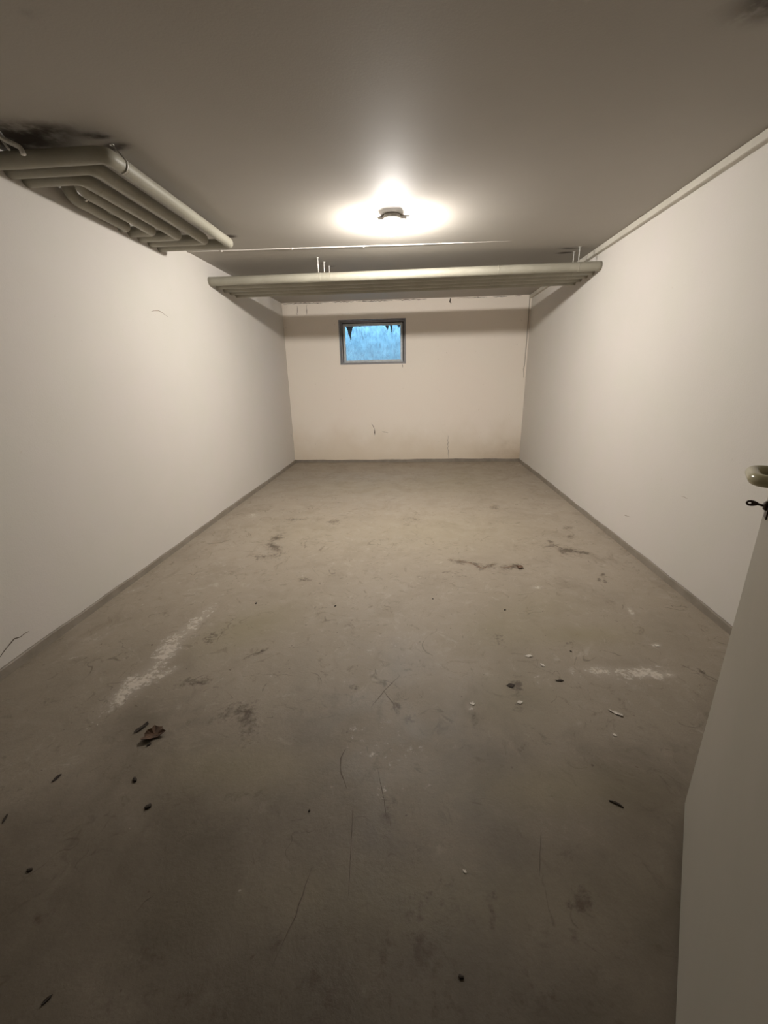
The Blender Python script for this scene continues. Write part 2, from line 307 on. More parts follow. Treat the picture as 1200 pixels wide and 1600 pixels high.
# floor wear in floor coordinates: centre, two half axes, type (0 dark, 1 pale, 2 olive), amount
STAINS=[[-1.221,2.002,-0.013,-0.189,-0.045,0.041,1.0,0.6],[-1.24,1.723,0.006,-0.191,-0.068,0.049,1.0,0.75],[-1.266,1.438,-0.034,-0.139,-0.059,0.045,1.0,0.75],[-1.151,1.57,-0.052,-0.056,-0.018,0.02,1.0,0.6],[0.836,1.665,0.092,-0.01,-0.018,-0.039,1.0,0.6],[1.032,1.662,0.15,0.006,-0.019,-0.039,1.0,0.6],[1.055,1.655,0.073,-0.007,-0.015,-0.026,1.0,0.9],[0.91,1.594,0.095,-0.024,-0.027,-0.048,1.0,0.35],[1.231,2.187,0.019,0.014,-0.01,-0.058,1.0,0.7],[1.141,1.646,0.034,0.001,-0.007,-0.013,1.0,0.8],[-0.081,1.128,0.157,0.008,0.006,-0.118,1.0,0.28],[-0.139,1.28,0.148,0.007,0.008,-0.101,1.0,0.22],[0.78,2.456,0.04,0.001,-0.007,-0.026,1.0,0.7],[-1.566,1.251,0.138,-0.002,0.014,-0.016,1.0,0.35],[1.206,1.869,0.022,0.001,-0.011,-0.021,1.0,0.8],[-1.607,3.883,0.059,0.0,0.03,-0.079,1.0,0.6],[-1.828,2.344,0.035,0.049,0.02,-0.024,1.0,0.4],[-1.429,2.305,0.059,0.002,0.009,-0.016,1.0,0.5],[-1.71,1.745,0.056,0.177,0.042,-0.035,1.0,0.3],[-0.195,1.602,0.015,0.001,0.002,-0.022,1.0,0.6],[-0.15,1.806,0.194,0.008,0.007,-0.101,1.0,0.2],[0.681,1.739,0.015,0.001,-0.005,-0.014,1.0,0.7],[0.723,1.662,0.014,0.001,-0.006,-0.018,1.0,0.7],[0.643,1.348,0.012,0.001,-0.005,-0.013,1.0,0.6],[0.753,1.295,0.012,0.001,-0.005,-0.012,1.0,0.7],[0.233,1.416,0.021,0.001,-0.004,-0.031,1.0,0.6],[-0.232,0.837,0.006,0.0,0.001,-0.005,1.0,0.5],[1.583,6.328,0.112,-0.004,-0.033,-0.139,1.0,0.4],[-1.132,1.972,0.018,0.001,0.009,-0.019,1.0,0.5],[0.554,1.599,0.057,0.002,-0.011,-0.041,1.0,0.25],[-0.902,1.949,0.19,0.165,0.08,-0.134,2.0,0.6],[0.876,1.944,0.245,0.009,-0.029,-0.078,2.0,0.6],[0.455,1.969,0.202,0.007,-0.036,-0.192,2.0,0.4],[-0.62,1.088,0.271,0.014,0.038,-0.093,2.0,0.45],[0.299,3.471,0.66,0.009,-0.037,-0.488,2.0,0.35],[0.414,1.475,0.16,0.007,-0.037,-0.17,2.0,0.3],[0.451,1.071,0.291,0.015,-0.026,-0.087,2.0,0.4],[-0.01,0.74,0.499,0.028,0.001,-0.08,2.0,0.3],[-1.007,3.454,0.574,0.007,0.112,-0.432,2.0,0.2],[-0.691,5.05,0.717,-0.009,0.045,-0.359,2.0,0.25],[0.608,5.367,0.489,-0.008,-0.066,-0.628,2.0,0.35],[0.756,2.206,0.219,0.007,-0.057,-0.198,2.0,0.3],[-0.675,1.319,0.061,-0.01,0.024,-0.099,0.0,0.55],[-0.78,1.314,0.072,0.062,0.019,-0.023,0.0,0.35],[-1.178,3.295,0.067,0.001,0.028,-0.088,0.0,0.7],[-1.132,3.083,0.088,-0.061,0.015,-0.086,0.0,0.7],[-1.14,2.904,0.14,0.003,0.028,-0.082,0.0,0.5],[-0.754,3.716,0.061,0.058,0.024,-0.087,0.0,0.6],[-1.152,3.769,0.129,0.038,0.017,-0.056,0.0,0.55],[-0.744,2.529,0.061,0.002,0.009,-0.037,0.0,0.6],[-0.04,3.778,0.151,0.001,0.001,-0.091,0.0,0.35],[-0.247,3.237,0.318,0.005,0.004,-0.056,0.0,0.18],[-1.075,1.853,0.059,0.036,0.034,-0.053,0.0,0.45],[-1.026,1.498,0.076,0.025,0.016,-0.024,0.0,0.45],[-0.94,1.535,0.064,0.048,0.023,-0.031,0.0,0.35],[-0.782,1.719,0.055,0.057,0.009,-0.013,0.0,0.6],[-0.069,1.388,0.019,0.01,0.016,-0.05,0.0,0.6],[-0.016,1.334,0.035,0.002,0.0,-0.026,0.0,0.4],[-0.201,1.601,0.018,0.001,0.003,-0.034,0.0,0.5],[-0.243,1.511,0.054,0.016,0.004,-0.016,0.0,0.4],[-0.05,1.485,0.014,0.001,0.001,-0.027,0.0,0.6],[0.436,0.762,0.033,0.002,-0.011,-0.031,0.0,0.6],[0.422,0.739,0.026,0.001,-0.004,-0.011,0.0,0.5],[0.389,0.677,0.011,0.001,-0.009,-0.024,0.0,0.55],[0.203,0.724,0.011,0.001,-0.009,-0.05,0.0,0.6],[-0.079,0.918,0.017,0.001,0.004,-0.072,0.0,0.5],[-0.069,0.989,0.041,0.002,0.001,-0.017,0.0,0.45],[0.438,1.883,0.039,0.001,-0.014,-0.075,0.0,0.5],[0.446,1.476,0.021,0.001,-0.025,-0.106,0.0,0.35],[0.239,1.362,0.015,0.001,-0.006,-0.049,0.0,0.55],[0.447,1.562,0.039,0.002,-0.011,-0.048,0.0,0.5],[0.408,1.233,0.043,0.028,0.004,-0.019,0.0,0.45],[1.17,3.062,0.067,0.001,-0.021,-0.062,0.0,0.75],[1.095,3.164,0.075,0.018,-0.011,-0.039,0.0,0.6],[1.281,3.016,0.06,-0.013,-0.015,-0.036,0.0,0.75],[1.354,3.581,0.044,0.001,-0.017,-0.049,0.0,0.6],[1.307,3.362,0.036,0.001,-0.02,-0.058,0.0,0.55],[1.105,3.245,0.03,0.001,-0.016,-0.055,0.0,0.6],[1.27,2.65,0.017,0.0,-0.012,-0.029,0.0,0.9],[1.214,2.574,0.016,0.014,-0.006,-0.039,0.0,0.7],[1.244,2.547,0.016,0.014,-0.006,-0.038,0.0,0.7],[1.369,2.498,0.023,0.021,-0.01,-0.069,0.0,0.4],[1.3,1.674,0.011,-0.014,-0.011,-0.012,0.0,0.7],[0.83,4.19,0.065,0.0,-0.016,-0.087,0.0,0.6],[0.591,5.196,0.064,-0.001,-0.007,-0.066,0.0,0.5],[0.785,1.869,0.025,0.001,-0.007,-0.021,0.0,0.5],[0.858,1.397,0.04,-0.046,-0.013,-0.015,0.0,0.4],[-0.555,2.162,0.046,0.002,0.008,-0.035,0.0,0.3],[0.011,1.664,0.09,0.004,-0.0,-0.045,0.0,0.25],[-0.554,1.008,0.043,0.002,0.009,-0.022,0.0,0.25],[-0.956,0.638,0.016,0.027,0.023,-0.011,0.0,0.4],[-0.258,0.639,0.017,0.01,0.006,-0.006,0.0,0.5],[-0.319,0.63,0.019,0.011,0.007,-0.006,0.0,0.4],[-0.331,0.617,0.009,-0.002,-0.004,-0.028,0.0,0.5],[-0.372,0.691,0.02,0.001,0.003,-0.008,0.0,0.45],[-0.226,0.567,0.009,-0.0,0.004,-0.036,0.0,0.6],[-0.618,0.589,0.038,0.002,0.017,-0.027,0.0,0.35],[0.091,0.745,0.1,0.006,-0.005,-0.068,0.0,0.3],[-0.009,0.636,0.091,0.005,0.001,-0.067,0.0,0.35],[-0.176,0.539,0.113,0.007,0.009,-0.047,0.0,0.45],[0.105,0.566,0.042,0.002,-0.006,-0.058,0.0,0.4],[-0.068,0.609,0.013,0.001,0.002,-0.033,0.0,0.5],[0.014,0.649,0.009,0.001,-0.001,-0.046,0.0,0.5],[-0.077,0.535,0.013,0.001,0.002,-0.028,0.0,0.45],[0.048,0.552,0.011,0.001,-0.001,-0.029,0.0,0.5],[-0.488,0.52,0.17,0.01,0.029,-0.055,0.0,0.3],[0.327,0.569,0.166,0.01,-0.019,-0.057,0.0,0.25],[-0.955,1.097,0.123,0.034,0.02,-0.025,0.0,0.15],[-1.117,1.249,0.035,0.024,0.017,-0.017,0.0,0.25],[-1.793,2.5,0.041,0.593,0.086,-0.089,0.0,0.15],[-0.483,6.706,1.625,-0.062,0.014,-0.21,0.0,0.4],[0.332,2.844,0.095,-0.039,-0.008,-0.044,0.0,0.6],[0.449,2.77,0.048,-0.051,-0.012,-0.039,0.0,0.6],[0.54,2.773,0.066,0.055,0.0,-0.039,0.0,0.6],[0.689,2.76,0.093,0.022,-0.009,-0.052,0.0,0.7]]
CRACKS=[[[-0.2491,1.1865],[-0.2588,1.1452],[-0.2547,1.1066],[-0.2364,1.0634],[-0.2206,1.0316]],[[-0.1953,1.0039],[-0.1839,0.8934],[-0.1694,0.7308]],[[-0.1746,1.394],[-0.128,1.4889],[-0.0619,1.5942]],[[-0.128,1.4889],[-0.0829,1.416],[-0.0732,1.3743]],[[-0.2832,0.7928],[-0.2986,0.682],[-0.3276,0.5828]],[[-0.6913,0.7015],[-0.7049,0.6893],[-0.7112,0.6667]],[[-1.7402,3.1403],[-1.6162,3.1708],[-1.5534,3.2444]],[[-0.8348,1.6719],[-0.7977,1.718],[-0.7501,1.7403]],[[0.2534,2.8761],[0.3359,2.8553],[0.4095,2.8126],[0.4881,2.7294],[0.5928,2.8169]],[[0.6148,2.7429],[0.6951,2.7658],[0.7513,2.7777]],[[1.0056,3.1099],[1.1092,3.1772],[1.1539,3.0872],[1.2523,3.0272],[1.3283,2.9927]],[[-0.1249,1.1131],[-0.0947,0.9983],[-0.0826,0.9371]],[[0.3784,0.9236],[0.3415,0.8038]]]

# ---------------------------------------------------------------- the room shell
def stain_field(X, Y, stamps):
    out = np.zeros((3, X.size), dtype=np.float64)
    for cx, cy, ax, ay, bx, by, t, i in stamps:
        det = ax*by - ay*bx
        R = 2.2*max(math.hypot(ax, ay), math.hypot(bx, by))
        idx = np.nonzero((abs(X-cx) < R) & (abs(Y-cy) < R))[0]
        dx, dy = X[idx]-cx, Y[idx]-cy
        u = (dx*by - dy*bx)/det; v = (ax*dy - ay*dx)/det
        w = i*np.exp(-(u*u+v*v)*0.9)
        t = int(t)
        out[t, idx] = 1-(1-out[t, idx])*(1-w)
    return out
def grid_surface(name, x0, x1, y0, y1, step, z, mat, stamps, up=True):
    X, Y, nx, ny = tri_grid(x0, x1, y0, y1, step, z)
    F = stain_field(X, Y, stamps)
    me = bpy.data.meshes.new(name)
    n = nx*ny; me.vertices.add(n)
    co = np.stack([X, Y, np.full(n, z)], 1).astype(np.float32); me.vertices.foreach_set('co', co.ravel())
    i = np.arange(ny-1)[:, None]*nx + np.arange(nx-1)[None, :]
    q = np.stack([i, i+1, i+nx+1, i+nx], -1).reshape(-1, 4)
    if not up: q = q[:, ::-1]
    m = q.shape[0]
    me.loops.add(m*4); me.polygons.add(m)
    me.loops.foreach_set('vertex_index', q.ravel().astype(np.int32))
    me.polygons.foreach_set('loop_start', (np.arange(m)*4).astype(np.int32))
    me.update(calc_edges=True)
    a = me.color_attributes.new('stain', 'FLOAT_COLOR', 'POINT')
    c = np.ones((n, 4), dtype=np.float32); c[:, :3] = F.T
    a.data.foreach_set('color', c.ravel())
    me.materials.append(mat)
    o = bpy.data.objects.new(name, me); col.objects.link(o); o['kind'] = 'structure'
    return o
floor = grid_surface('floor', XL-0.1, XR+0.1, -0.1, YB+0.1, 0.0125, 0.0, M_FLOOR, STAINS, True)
CEIL_DARK_MARKS = [  # dark marks: stains by the pipes, plus patches at the near corners
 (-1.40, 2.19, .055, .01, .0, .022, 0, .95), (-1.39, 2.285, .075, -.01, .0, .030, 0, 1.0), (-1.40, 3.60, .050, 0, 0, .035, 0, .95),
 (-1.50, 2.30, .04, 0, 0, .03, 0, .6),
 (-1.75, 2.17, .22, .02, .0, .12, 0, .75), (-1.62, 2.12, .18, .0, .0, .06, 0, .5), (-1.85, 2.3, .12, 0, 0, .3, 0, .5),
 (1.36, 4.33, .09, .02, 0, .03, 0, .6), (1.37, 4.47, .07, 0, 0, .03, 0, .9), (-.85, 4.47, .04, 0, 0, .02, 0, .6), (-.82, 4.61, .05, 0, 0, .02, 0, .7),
 (1.12, 1.70, .15, .0, -.03, .10, 0, .85), (1.28, 1.62, .2, 0, 0, .12, 0, .8), (-1.12, 1.56, .05, 0, 0, .03, 0, .3)]  # dark patches at the two near corners
ceiling = grid_surface('ceiling', XL-0.1, XR+0.1, -0.1, YB+0.1, 0.025, ZC, M_CEIL, CEIL_DARK_MARKS, False)
def struct(o): o['kind'] = 'structure'; return o
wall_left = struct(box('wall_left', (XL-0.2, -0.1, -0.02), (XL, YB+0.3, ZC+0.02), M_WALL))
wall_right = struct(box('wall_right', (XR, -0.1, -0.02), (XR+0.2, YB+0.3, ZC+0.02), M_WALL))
# back wall with the window opening
WX0, WX1, WZ0, WZ1 = -1.099, -0.120, 1.477, 2.093
bm = bmesh.new()
boxbm(bm, (XL, YB, -0.02), (WX0, YB+0.26, ZC+0.02)); boxbm(bm, (WX1, YB, -0.02), (XR, YB+0.26, ZC+0.02))
boxbm(bm, (WX0, YB, -0.02), (WX1, YB+0.26, WZ0)); boxbm(bm, (WX0, YB, WZ1), (WX1, YB+0.26, ZC+0.02))
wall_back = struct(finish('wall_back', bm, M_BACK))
# front wall with the doorway the photograph is taken through
bm = bmesh.new()
boxbm(bm, (XL, YF-0.13, -0.02), (DX0, YF, ZC+0.02)); boxbm(bm, (DX1, YF-0.13, -0.02), (XR, YF, ZC+0.02))
boxbm(bm, (DX0, YF-0.13, DZ), (DX1, YF, ZC+0.02))
wall_front = struct(finish('wall_front', bm, M_FRONT))
# dark corridor outside the doorway
struct(box('trim_1', (XL-.2, -1.9, -0.06), (XR+.2, -0.1, 0.0), M_HALL))
struct(box('trim_2', (XL-.2, -1.9, ZC), (XR+.2, -0.1, ZC+.06), M_HALL))
struct(box('trim_3', (XL-.2, -1.96, -0.06), (XR+.2, -1.9, ZC+.06), M_HALL))
struct(box('trim_4', (XL-.26, -1.96, -0.06), (XL-.2, 0.0, ZC+.06), M_HALL))
struct(box('trim_5', (XR+.2, -1.96, -0.06), (XR+.26, 0.0, ZC+.06), M_HALL))
# slab above the ceiling skin and below the floor skin so that no sky leaks in
struct(box('trim_6', (XL-.2, -0.1, ZC+.02), (XR+.2, YB+.26, ZC+.2), M_HALL))
struct(box('trim_7', (XL-.2, -0.1, -0.2), (XR+.2, YB+.26, -.02), M_HALL))

# baseboards: a low cement skirting painted with the floor, with an uneven top
def skirting(name, axis, fixed, s0, s1, inward):
    bm = bmesh.new(); n = 130; prev = None
    for k in range(n+1):
        s = s0 + (s1-s0)*k/n
        hgt = 0.043 + 0.004*math.sin(s*2.3+fixed) + 0.0022*math.sin(s*11.7) + rng.uniform(-.0012, .0012)
        prof = [(0.001, -0.01), (0.016, -0.01), (0.0135, 0.008), (0.0105, hgt-0.005), (0.007, hgt), (0.001, hgt+0.001)]
        ring = []
        for d, z in prof:
            q = fixed + inward*d
            ring.append(bm.verts.new((q, s, z) if axis == 'y' else (s, q, z)))
        if prev:
            for j in range(len(prof)-1): bm.faces.new((prev[j], prev[j+1], ring[j+1], ring[j]))
        else: first = ring
        prev = ring
    bm.faces.new(first); bm.faces.new(prev[::-1])
    bmesh.ops.recalc_face_normals(bm, faces=bm.faces[:])
    return struct(finish(name, bm, M_BASE))
skirting('baseboard_left', 'y', XL, YF, YB, 1)
skirting('baseboard_right', 'y', XR, YF, YB, -1)
skirting('baseboard_back', 'x', YB, XL, XR, -1)

# plaster seam across the ceiling: a thin proud ridge with a few blobs
bm = bmesh.new()
pts = [(XL + (XR-.02-XL)*k/40, 3.93 + (0.135)*k/40 + rng.uniform(-.002, .002), ZC-0.001) for k in range(32)]
tube(bm, pts, 0.005, 8, radii=[0.0055*(1 if k < 22 else max(.12, 1-(k-22)/8)) for k in range(32)])
for bx_ in (-1.02, -.42, -1.62):
    k = (bx_-XL)/(XR-XL); bmesh.ops.create_icosphere(bm, subdivisions=2, radius=0.011, matrix=Matrix.Translation((bx_, 3.93+.135*k, ZC-.002)))
seam = struct(finish('trim_8', bm, M_WALL, smooth=True))

# hairline cracks and marks
def ribbon(name, pts, width, normal, mat, parent, lift=0.0006):
    pts = [Vector(p) for p in pts]; nrm = Vector(normal); fine = []
    for a, b in zip(pts, pts[1:]):
        m = max(1, int((b-a).length/0.02))
        for k in range(m): fine.append(a.lerp(b, k/m))
    fine.append(pts[-1]); bm = bmesh.new(); prev = None; n = len(fine)
    for i, p in enumerate(fine):
        t = (fine[min(i+1, n-1)]-fine[max(i-1, 0)]).normalized(); s = t.cross(nrm).normalized()
        taper = min(1, 0.25+3*min(i, n-1-i)/max(1, n))
        w = width*0.5*taper*rng.uniform(0.55, 1.3); off = s*rng.uniform(-1, 1)*width*0.5
        c = p+off
        ring = [bm.verts.new(c-s*w), bm.verts.new(c+nrm*lift), bm.verts.new(c+s*w)]
        if prev:
            bm.faces.new((prev[0], prev[1], ring[1], ring[0])); bm.faces.new((prev[1], prev[2], ring[2], ring[1]))
        prev = ring
    bmesh.ops.recalc_face_normals(bm, faces=bm.faces[:])
    return finish(name, bm, mat, parent)
cm = [M_SCRATCH]*8 + [M_RUST, M_RUST, M_SCRATCH, M_SCRATCH, M_SCRATCH]
cw = [.005, .0022, .003, .004, .003, .004, .006, .006, .009, .012, .008, .002, .002]
for pts, m, w in zip(CRACKS, cm, cw):
    ribbon('crack', [(x, y, 0.0005) for x, y in pts], w, (0,0,1), m, floor, 0.0004)
e = 0.0004
ribbon('crack', [(XL+e, 1.50, .085), (XL+e, 1.52, .103), (XL+e, 1.566, .123), (XL+e, 1.604, .138), (XL+e, 1.635, .128), (XL+e, 1.681, .13)], .006, (1,0,0), M_CRACK, wall_left, .002)
ribbon('crack', [(XL+e, 3.239, 1.785), (XL+e, 3.31, 1.803), (XL+e, 3.37, 1.803), (XL+e, 3.456, 1.775)], .006, (1,0,0), M_CRACK_SOFT, wall_left, .001)
ribbon('crack', [(XL+e, 6.47, .47), (XL+e, 6.50, .44)], .02, (1,0,0), M_CRACK, wall_left, .002)
Y = YB-e
ribbon('crack', [(-.662, Y, .606), (-.625, Y, .56), (-.614, Y, .527)], .010, (0,-1,0), M_CRACK_SOFT, wall_back, .001)
ribbon('crack', [(-.606, Y, .53), (-.618, Y, .43)], .016, (0,-1,0), M_CRACK, wall_back, .002)
ribbon('crack', [(-.50, Y, .48), (-.40, Y, .465)], .008, (0,-1,0), M_CRACK_SOFT, wall_back, .001)
ribbon('crack', [(.527, Y, .42), (.532, Y, .2), (.546, Y, .054)], .007, (0,-1,0), M_CRACK_SOFT, wall_back, .001)
for a, b in ((-1.893, -1.22), (-1.17, -.86), (-.83, -.30), (-.27, .18), (.60, 1.02), (1.1, 1.3), (1.4, 1.5)):
    ribbon('crack', [(a, Y, ZC-.012), (b, Y, ZC-.012)], .009 if b < .3 else .007, (0,-1,0), M_CRACK, wall_back, .002)
ribbon('crack', [(-1.688, Y, 2.30), (-1.70, Y, 2.17)], .010, (0,-1,0), M_CRACK_SOFT, wall_back, .001)
ribbon('crack', [(-1.548, Y, 2.31), (-1.56, Y, 2.175)], .010, (0,-1,0), M_CRACK_SOFT, wall_back, .001)
ribbon('crack', [(.50, Y, 2.33), (.515, Y, 2.26)], .022, (0,-1,0), M_CRACK, wall_back, .002)
ribbon('crack', [(-.17, Y, 1.47), (-.165, Y, 1.42)], .012, (0,-1,0), M_CRACK, wall_back, .001)
ribbon('crack', [(XR-e, 3.226, .237), (XR-e, 3.127, .249)], .006, (-1,0,0), M_CRACK_SOFT, wall_right, .001)
ribbon('crack', [(XR-e, 2.591, .566), (XR-e, 2.528, .568)], .005, (-1,0,0), M_CRACK_SOFT, wall_right, .001)

# ---------------------------------------------------------------- window: grey reveal, metal frame, glass, light well
win = empty('window_1', ((WX0+WX1)/2, YB, WZ0), None, None); win['kind'] = 'structure'
W0 = Vector(win.location)
def wbox(name, lo, hi, mat, parent=win, bevel=0):
    lo = Vector(lo)-W0; hi = Vector(hi)-W0
    return box(name, lo, hi, mat, parent, bevel)
t_ = 0.012; RD = 0.13
bm = bmesh.new()
def wadd(bm, lo, hi, bevel=0): boxbm(bm, Vector(lo)-W0, Vector(hi)-W0, bevel)
wadd(bm, (WX0, YB-.004, WZ0), (WX0+t_, YB+RD, WZ1)); wadd(bm, (WX1-t_, YB-.004, WZ0), (WX1, YB+RD, WZ1))
wadd(bm, (WX0+t_, YB-.004, WZ1-t_), (WX1-t_, YB+RD, WZ1)); wadd(bm, (WX0+t_, YB-.004, WZ0), (WX1-t_, YB+RD, WZ0+t_))
finish('window_reveal', bm, M_WINREVEAL, win)
# fixed outer frame, dark gap, sash, pane
fx0, fx1, fz0, fz1 = WX0+.012, WX1-.012, WZ0+.012, WZ1-.012
def ring(bm, x0, x1, z0, z1, y0, y1, w, bevel=.003):
    wadd(bm, (x0, y0, z0), (x0+w, y1, z1), bevel); wadd(bm, (x1-w, y0, z0), (x1, y1, z1), bevel)
    wadd(bm, (x0+w, y0, z1-w), (x1-w, y1, z1), bevel); wadd(bm, (x0+w, y0, z0), (x1-w, y1, z0+w), bevel)
bm = bmesh.new(); ring(bm, fx0, fx1, fz0, fz1, YB+.085, YB+.13, .022); finish('outer_frame', bm, M_WINREVEAL, win)
bm = bmesh.new(); ring(bm, fx0+.022, fx1-.022, fz0+.022, fz1-.022, YB+.10, YB+.13, .012, 0); finish('gap_seal', bm, M_RUBBER, win)
sx0, sx1, sz0, sz1 = fx0+.034, fx1-.034, fz0+.016, fz1-.034
bm = bmesh.new(); ring(bm, sx0, sx1, sz0, sz1, YB+.078, YB+.12, .034, .004); sash = finish('sash', bm, M_WINFRAME, win)
bm = bmesh.new(); wadd(bm, (sx0+.30, YB+.062, sz0+.008), (sx0+.36, YB+.079, sz0+.024), .003); finish('window_latch', bm, M_WINFRAME, sash)
wbox('pane', (sx0+.030, YB+.100, sz0+.030), (sx1-.030, YB+.104, sz1-.030), M_GLASS, sash)
# cobweb tufts hanging behind the glass
def tuft(cx, top, w, hgt, jag):
    bm = bmesh.new(); yy = YB+.128; n = 14; prev = None
    for k in range(n+1):
        u = k/n; x = cx-w/2+w*u
        d = hgt*max(0.04, max(0.0, 1-abs(2*u-1-jag))**1.6)*rng.uniform(.55, 1.1)
        a = [bm.verts.new(Vector((x, yy+j, top))-W0) for j in (0, .006)]
        b = [bm.verts.new(Vector((x+rng.uniform(-.004,.004), yy+j, top-d))-W0) for j in (0, .003)]
        if prev:
            pa, pb = prev
            bm.faces.new((pa[0], a[0], b[0], pb[0])); bm.faces.new((pa[1], pb[1], b[1], a[1])); bm.faces.new((pb[0], b[0], b[1], pb[1]))
        prev = (a, b)
    finish('cobweb', bm, M_COB, win)
px0, px1, pz0, pz1 = sx0+.034, sx1-.034, sz0+.034, sz1-.034
tuft(px0+.07, pz1+.008, .13, .21, -.1); tuft(px1-.20, pz1+.008, .09, .07, .1); tuft(px1-.135, pz1+.008, .05, .12, 0)
tuft(px1-.03, pz1+.008, .07, .06, .2); tuft(px0+.22, pz1+.008, .10, .02, 0)
bm = bmesh.new()
for (a, b, c_, d) in ((.17, .50, .32, .22), (.20, .48, .245, .30), (.60, .33, .66, .05), (.63, .45, .64, .33), (.32, .30, .36, .10), (.50, .10, .58, .03)):
    pw, ph = px1-px0, .45
    tube(bm, [Vector((px0+a*pw/.75, YB+.135, pz0+b*ph/.5))-W0, Vector((px0+(a+c_)/2*pw/.75+.004, YB+.137, pz0+(b+d)/2*ph/.5))-W0, Vector((px0+c_*pw/.75, YB+.135, pz0+d*ph/.5))-W0], .0022, 6)
finish('cobweb_strands', bm, M_STRAND, win)
# concrete light well outside, open to the sky
bm = bmesh.new()
wy0, wy1 = YB+.26, YB+.85
boxbm(bm, (WX0-.35, wy1, 1.1), (WX1+.35, wy1+.12, 2.75)); boxbm(bm, (WX0-.47, wy0, 1.1), (WX0-.35, wy1+.12, 2.75))
boxbm(bm, (WX1+.35, wy0, 1.1), (WX1+.47, wy1+.12, 2.75)); boxbm(bm, (WX0-.47, wy0, 1.0), (WX1+.47, wy1+.12, 1.1))
tag(finish('light_well', bm, M_WELL), None, None, None, 'structure')

# ---------------------------------------------------------------- trunking along the right wall top
tr = empty('cable_trunking', (XR, 3.3, ZC), 'cream rectangular cable trunking running along the top of the right wall', 'trunking')
def rel(o, lo, hi): L = Vector(o.location); return Vector(lo)-L, Vector(hi)-L
lo, hi = rel(tr, (XR-.034, YF+.005, ZC-.046), (XR-.0005, YB-.005, ZC-.0008))
box('channel', lo, hi, M_TRUNK, tr, .003)
lo, hi = rel(tr, (XR-.037, YF+.005, ZC-.044), (XR-.0338, YB-.005, ZC-.006)); box('cover', lo, hi, M_TRUNK, tr, .0012)
# thin cable running down the right rear corner
c0 = Vector((XR-.03, YB-.004, ZC-.05))
bm = bmesh.new(); tube(bm, [(XR-.028, YB-.004, ZC-.006), (XR-.026, YB-.004, 1.8), (XR-.030, YB-.004, 1.42), (XR-.040, YB-.005, 1.36), (XR-.030, YB-.004, 1.30), (XR-.026, YB-.004, 1.24)], .0035, 8)
tag(finish('wall_cable', bm, M_BASE, smooth=True), 'thin dark cable hanging down the right rear corner of the room', 'cable')

# ---------------------------------------------------------------- pipes
def pipe_thing(label, path, r, group, wraps=(), seg=24):
    o = Vector(path[0]); root = empty('heating_pipe', o, label, 'pipe', group)
    pts = [Vector(p)-o for p in path]
    # insulation jacket with slightly uneven radius
    fine = []
    for a, b in zip(pts, pts[1:]):
        m = max(1, int((b-a).length/0.04))
        for k in range(m): fine.append(a.lerp(b, k/m))
    fine.append(pts[-1]); ph = rng.uniform(0, 6)
    rad = [r*(1+.012*math.sin(i*.9+ph)+.008*math.sin(i*.37)) for i in range(len(fine))]
    bm = bmesh.new(); tube(bm, fine, r, seg, radii=rad); finish('jacket', bm, M_PIPE, root, smooth=True)
    for w, d in wraps:      # joint bands and hanger clamp rings round the jacket
        w = Vector(w)-o; d = Vector(d).normalized()*0.005
        bm = bmesh.new(); tube(bm, [w-d, w-d*.6, w+d*.6, w+d], r, seg, radii=[r*1.0, r*1.025, r*1.025, r*1.0])
        finish('joint_clamp_band', bm, M_PIPE, root, smooth=True)
    return root
ordn = ['front', 'second', 'middle', 'fourth', 'rear']
FY = [4.29+.155*i for i in range(5)]; FZ, FR = 2.18, .038
for i, y in enumerate(FY):
    lab = {0: 'frontmost of the five beige insulated pipes crossing the room under the ceiling',
           1: 'second insulated pipe from the front in the bundle crossing before the window wall',
           2: 'middle one of the five insulated pipes crossing the room wall to wall',
           3: 'fourth insulated pipe from the front in the bundle crossing the room',
           4: 'rearmost insulated crossing pipe, the one nearest the window wall'}[i]
    pipe_thing(lab, [(XL-.01, y, FZ), (-.5, y, FZ-.002), (.6, y, FZ+.001), (XR+.01, y, FZ+.004)], FR,
               'insulated pipes crossing the room below the ceiling', [((-.76, y, FZ-.001), (1,0,0)), ((.75, y, FZ+.0015), (1,0,0)), ((XL+.006, y, FZ), (1,0,0))] + ([((-.86, y, FZ), (1,0,0)), ((1.44, y, FZ+.003), (1,0,0))] if i < 3 else []))
LZ, LR = 2.262, .033
LX = [-1.365, -1.500, -1.635, -1.755, -1.868]
NY = [2.17, 2.26, 2.355]; EY = [3.49, 3.375, 3.255, 3.15, 3.05]
LB = ['outermost of the U-shaped pipes at the upper left, the brightest lit one',
      'second U-shaped pipe from the outside in the nested bundle at upper left',
      'third U-shaped pipe from the outside, in the middle of the nested upper left bundle',
      'fourth pipe of the upper left bundle with an elbow rising to the ceiling',
      'innermost short pipe of the upper left bundle, closest to the left wall']
GL = 'nested insulated pipes below the ceiling at the left wall'
for i in range(3):
    P = fillet([(XL-.01, NY[i], LZ), (LX[i], NY[i], LZ), (LX[i], EY[i], LZ), (XL-.01, EY[i], LZ)], [.05, .03], 10)
    pipe_thing(LB[i], P, LR, GL, [((LX[i], NY[i]+.12, LZ), (0,1,0)), ((LX[i], EY[i]-.07, LZ), (0,1,0))])
P = fillet([(LX[3]+.05, 2.43, ZC+.005), (LX[3]+.02, 2.50, LZ), (LX[3], EY[3], LZ), (XL-.01, EY[3], LZ)], [.05, .03], 10)
pipe_thing(LB[3], P, LR*.95, GL, [((LX[3], 2.75, LZ), (0,1,0))])
P = fillet([(LX[4]+.03, 2.52, ZC+.005), (LX[4]+.01, 2.58, LZ), (LX[4], EY[4], LZ), (XL-.01, EY[4], LZ)], [.05, .03], 10)
pipe_thing(LB[4], P, LR*.95, GL, [((LX[4], 2.80, LZ), (0,1,0))])

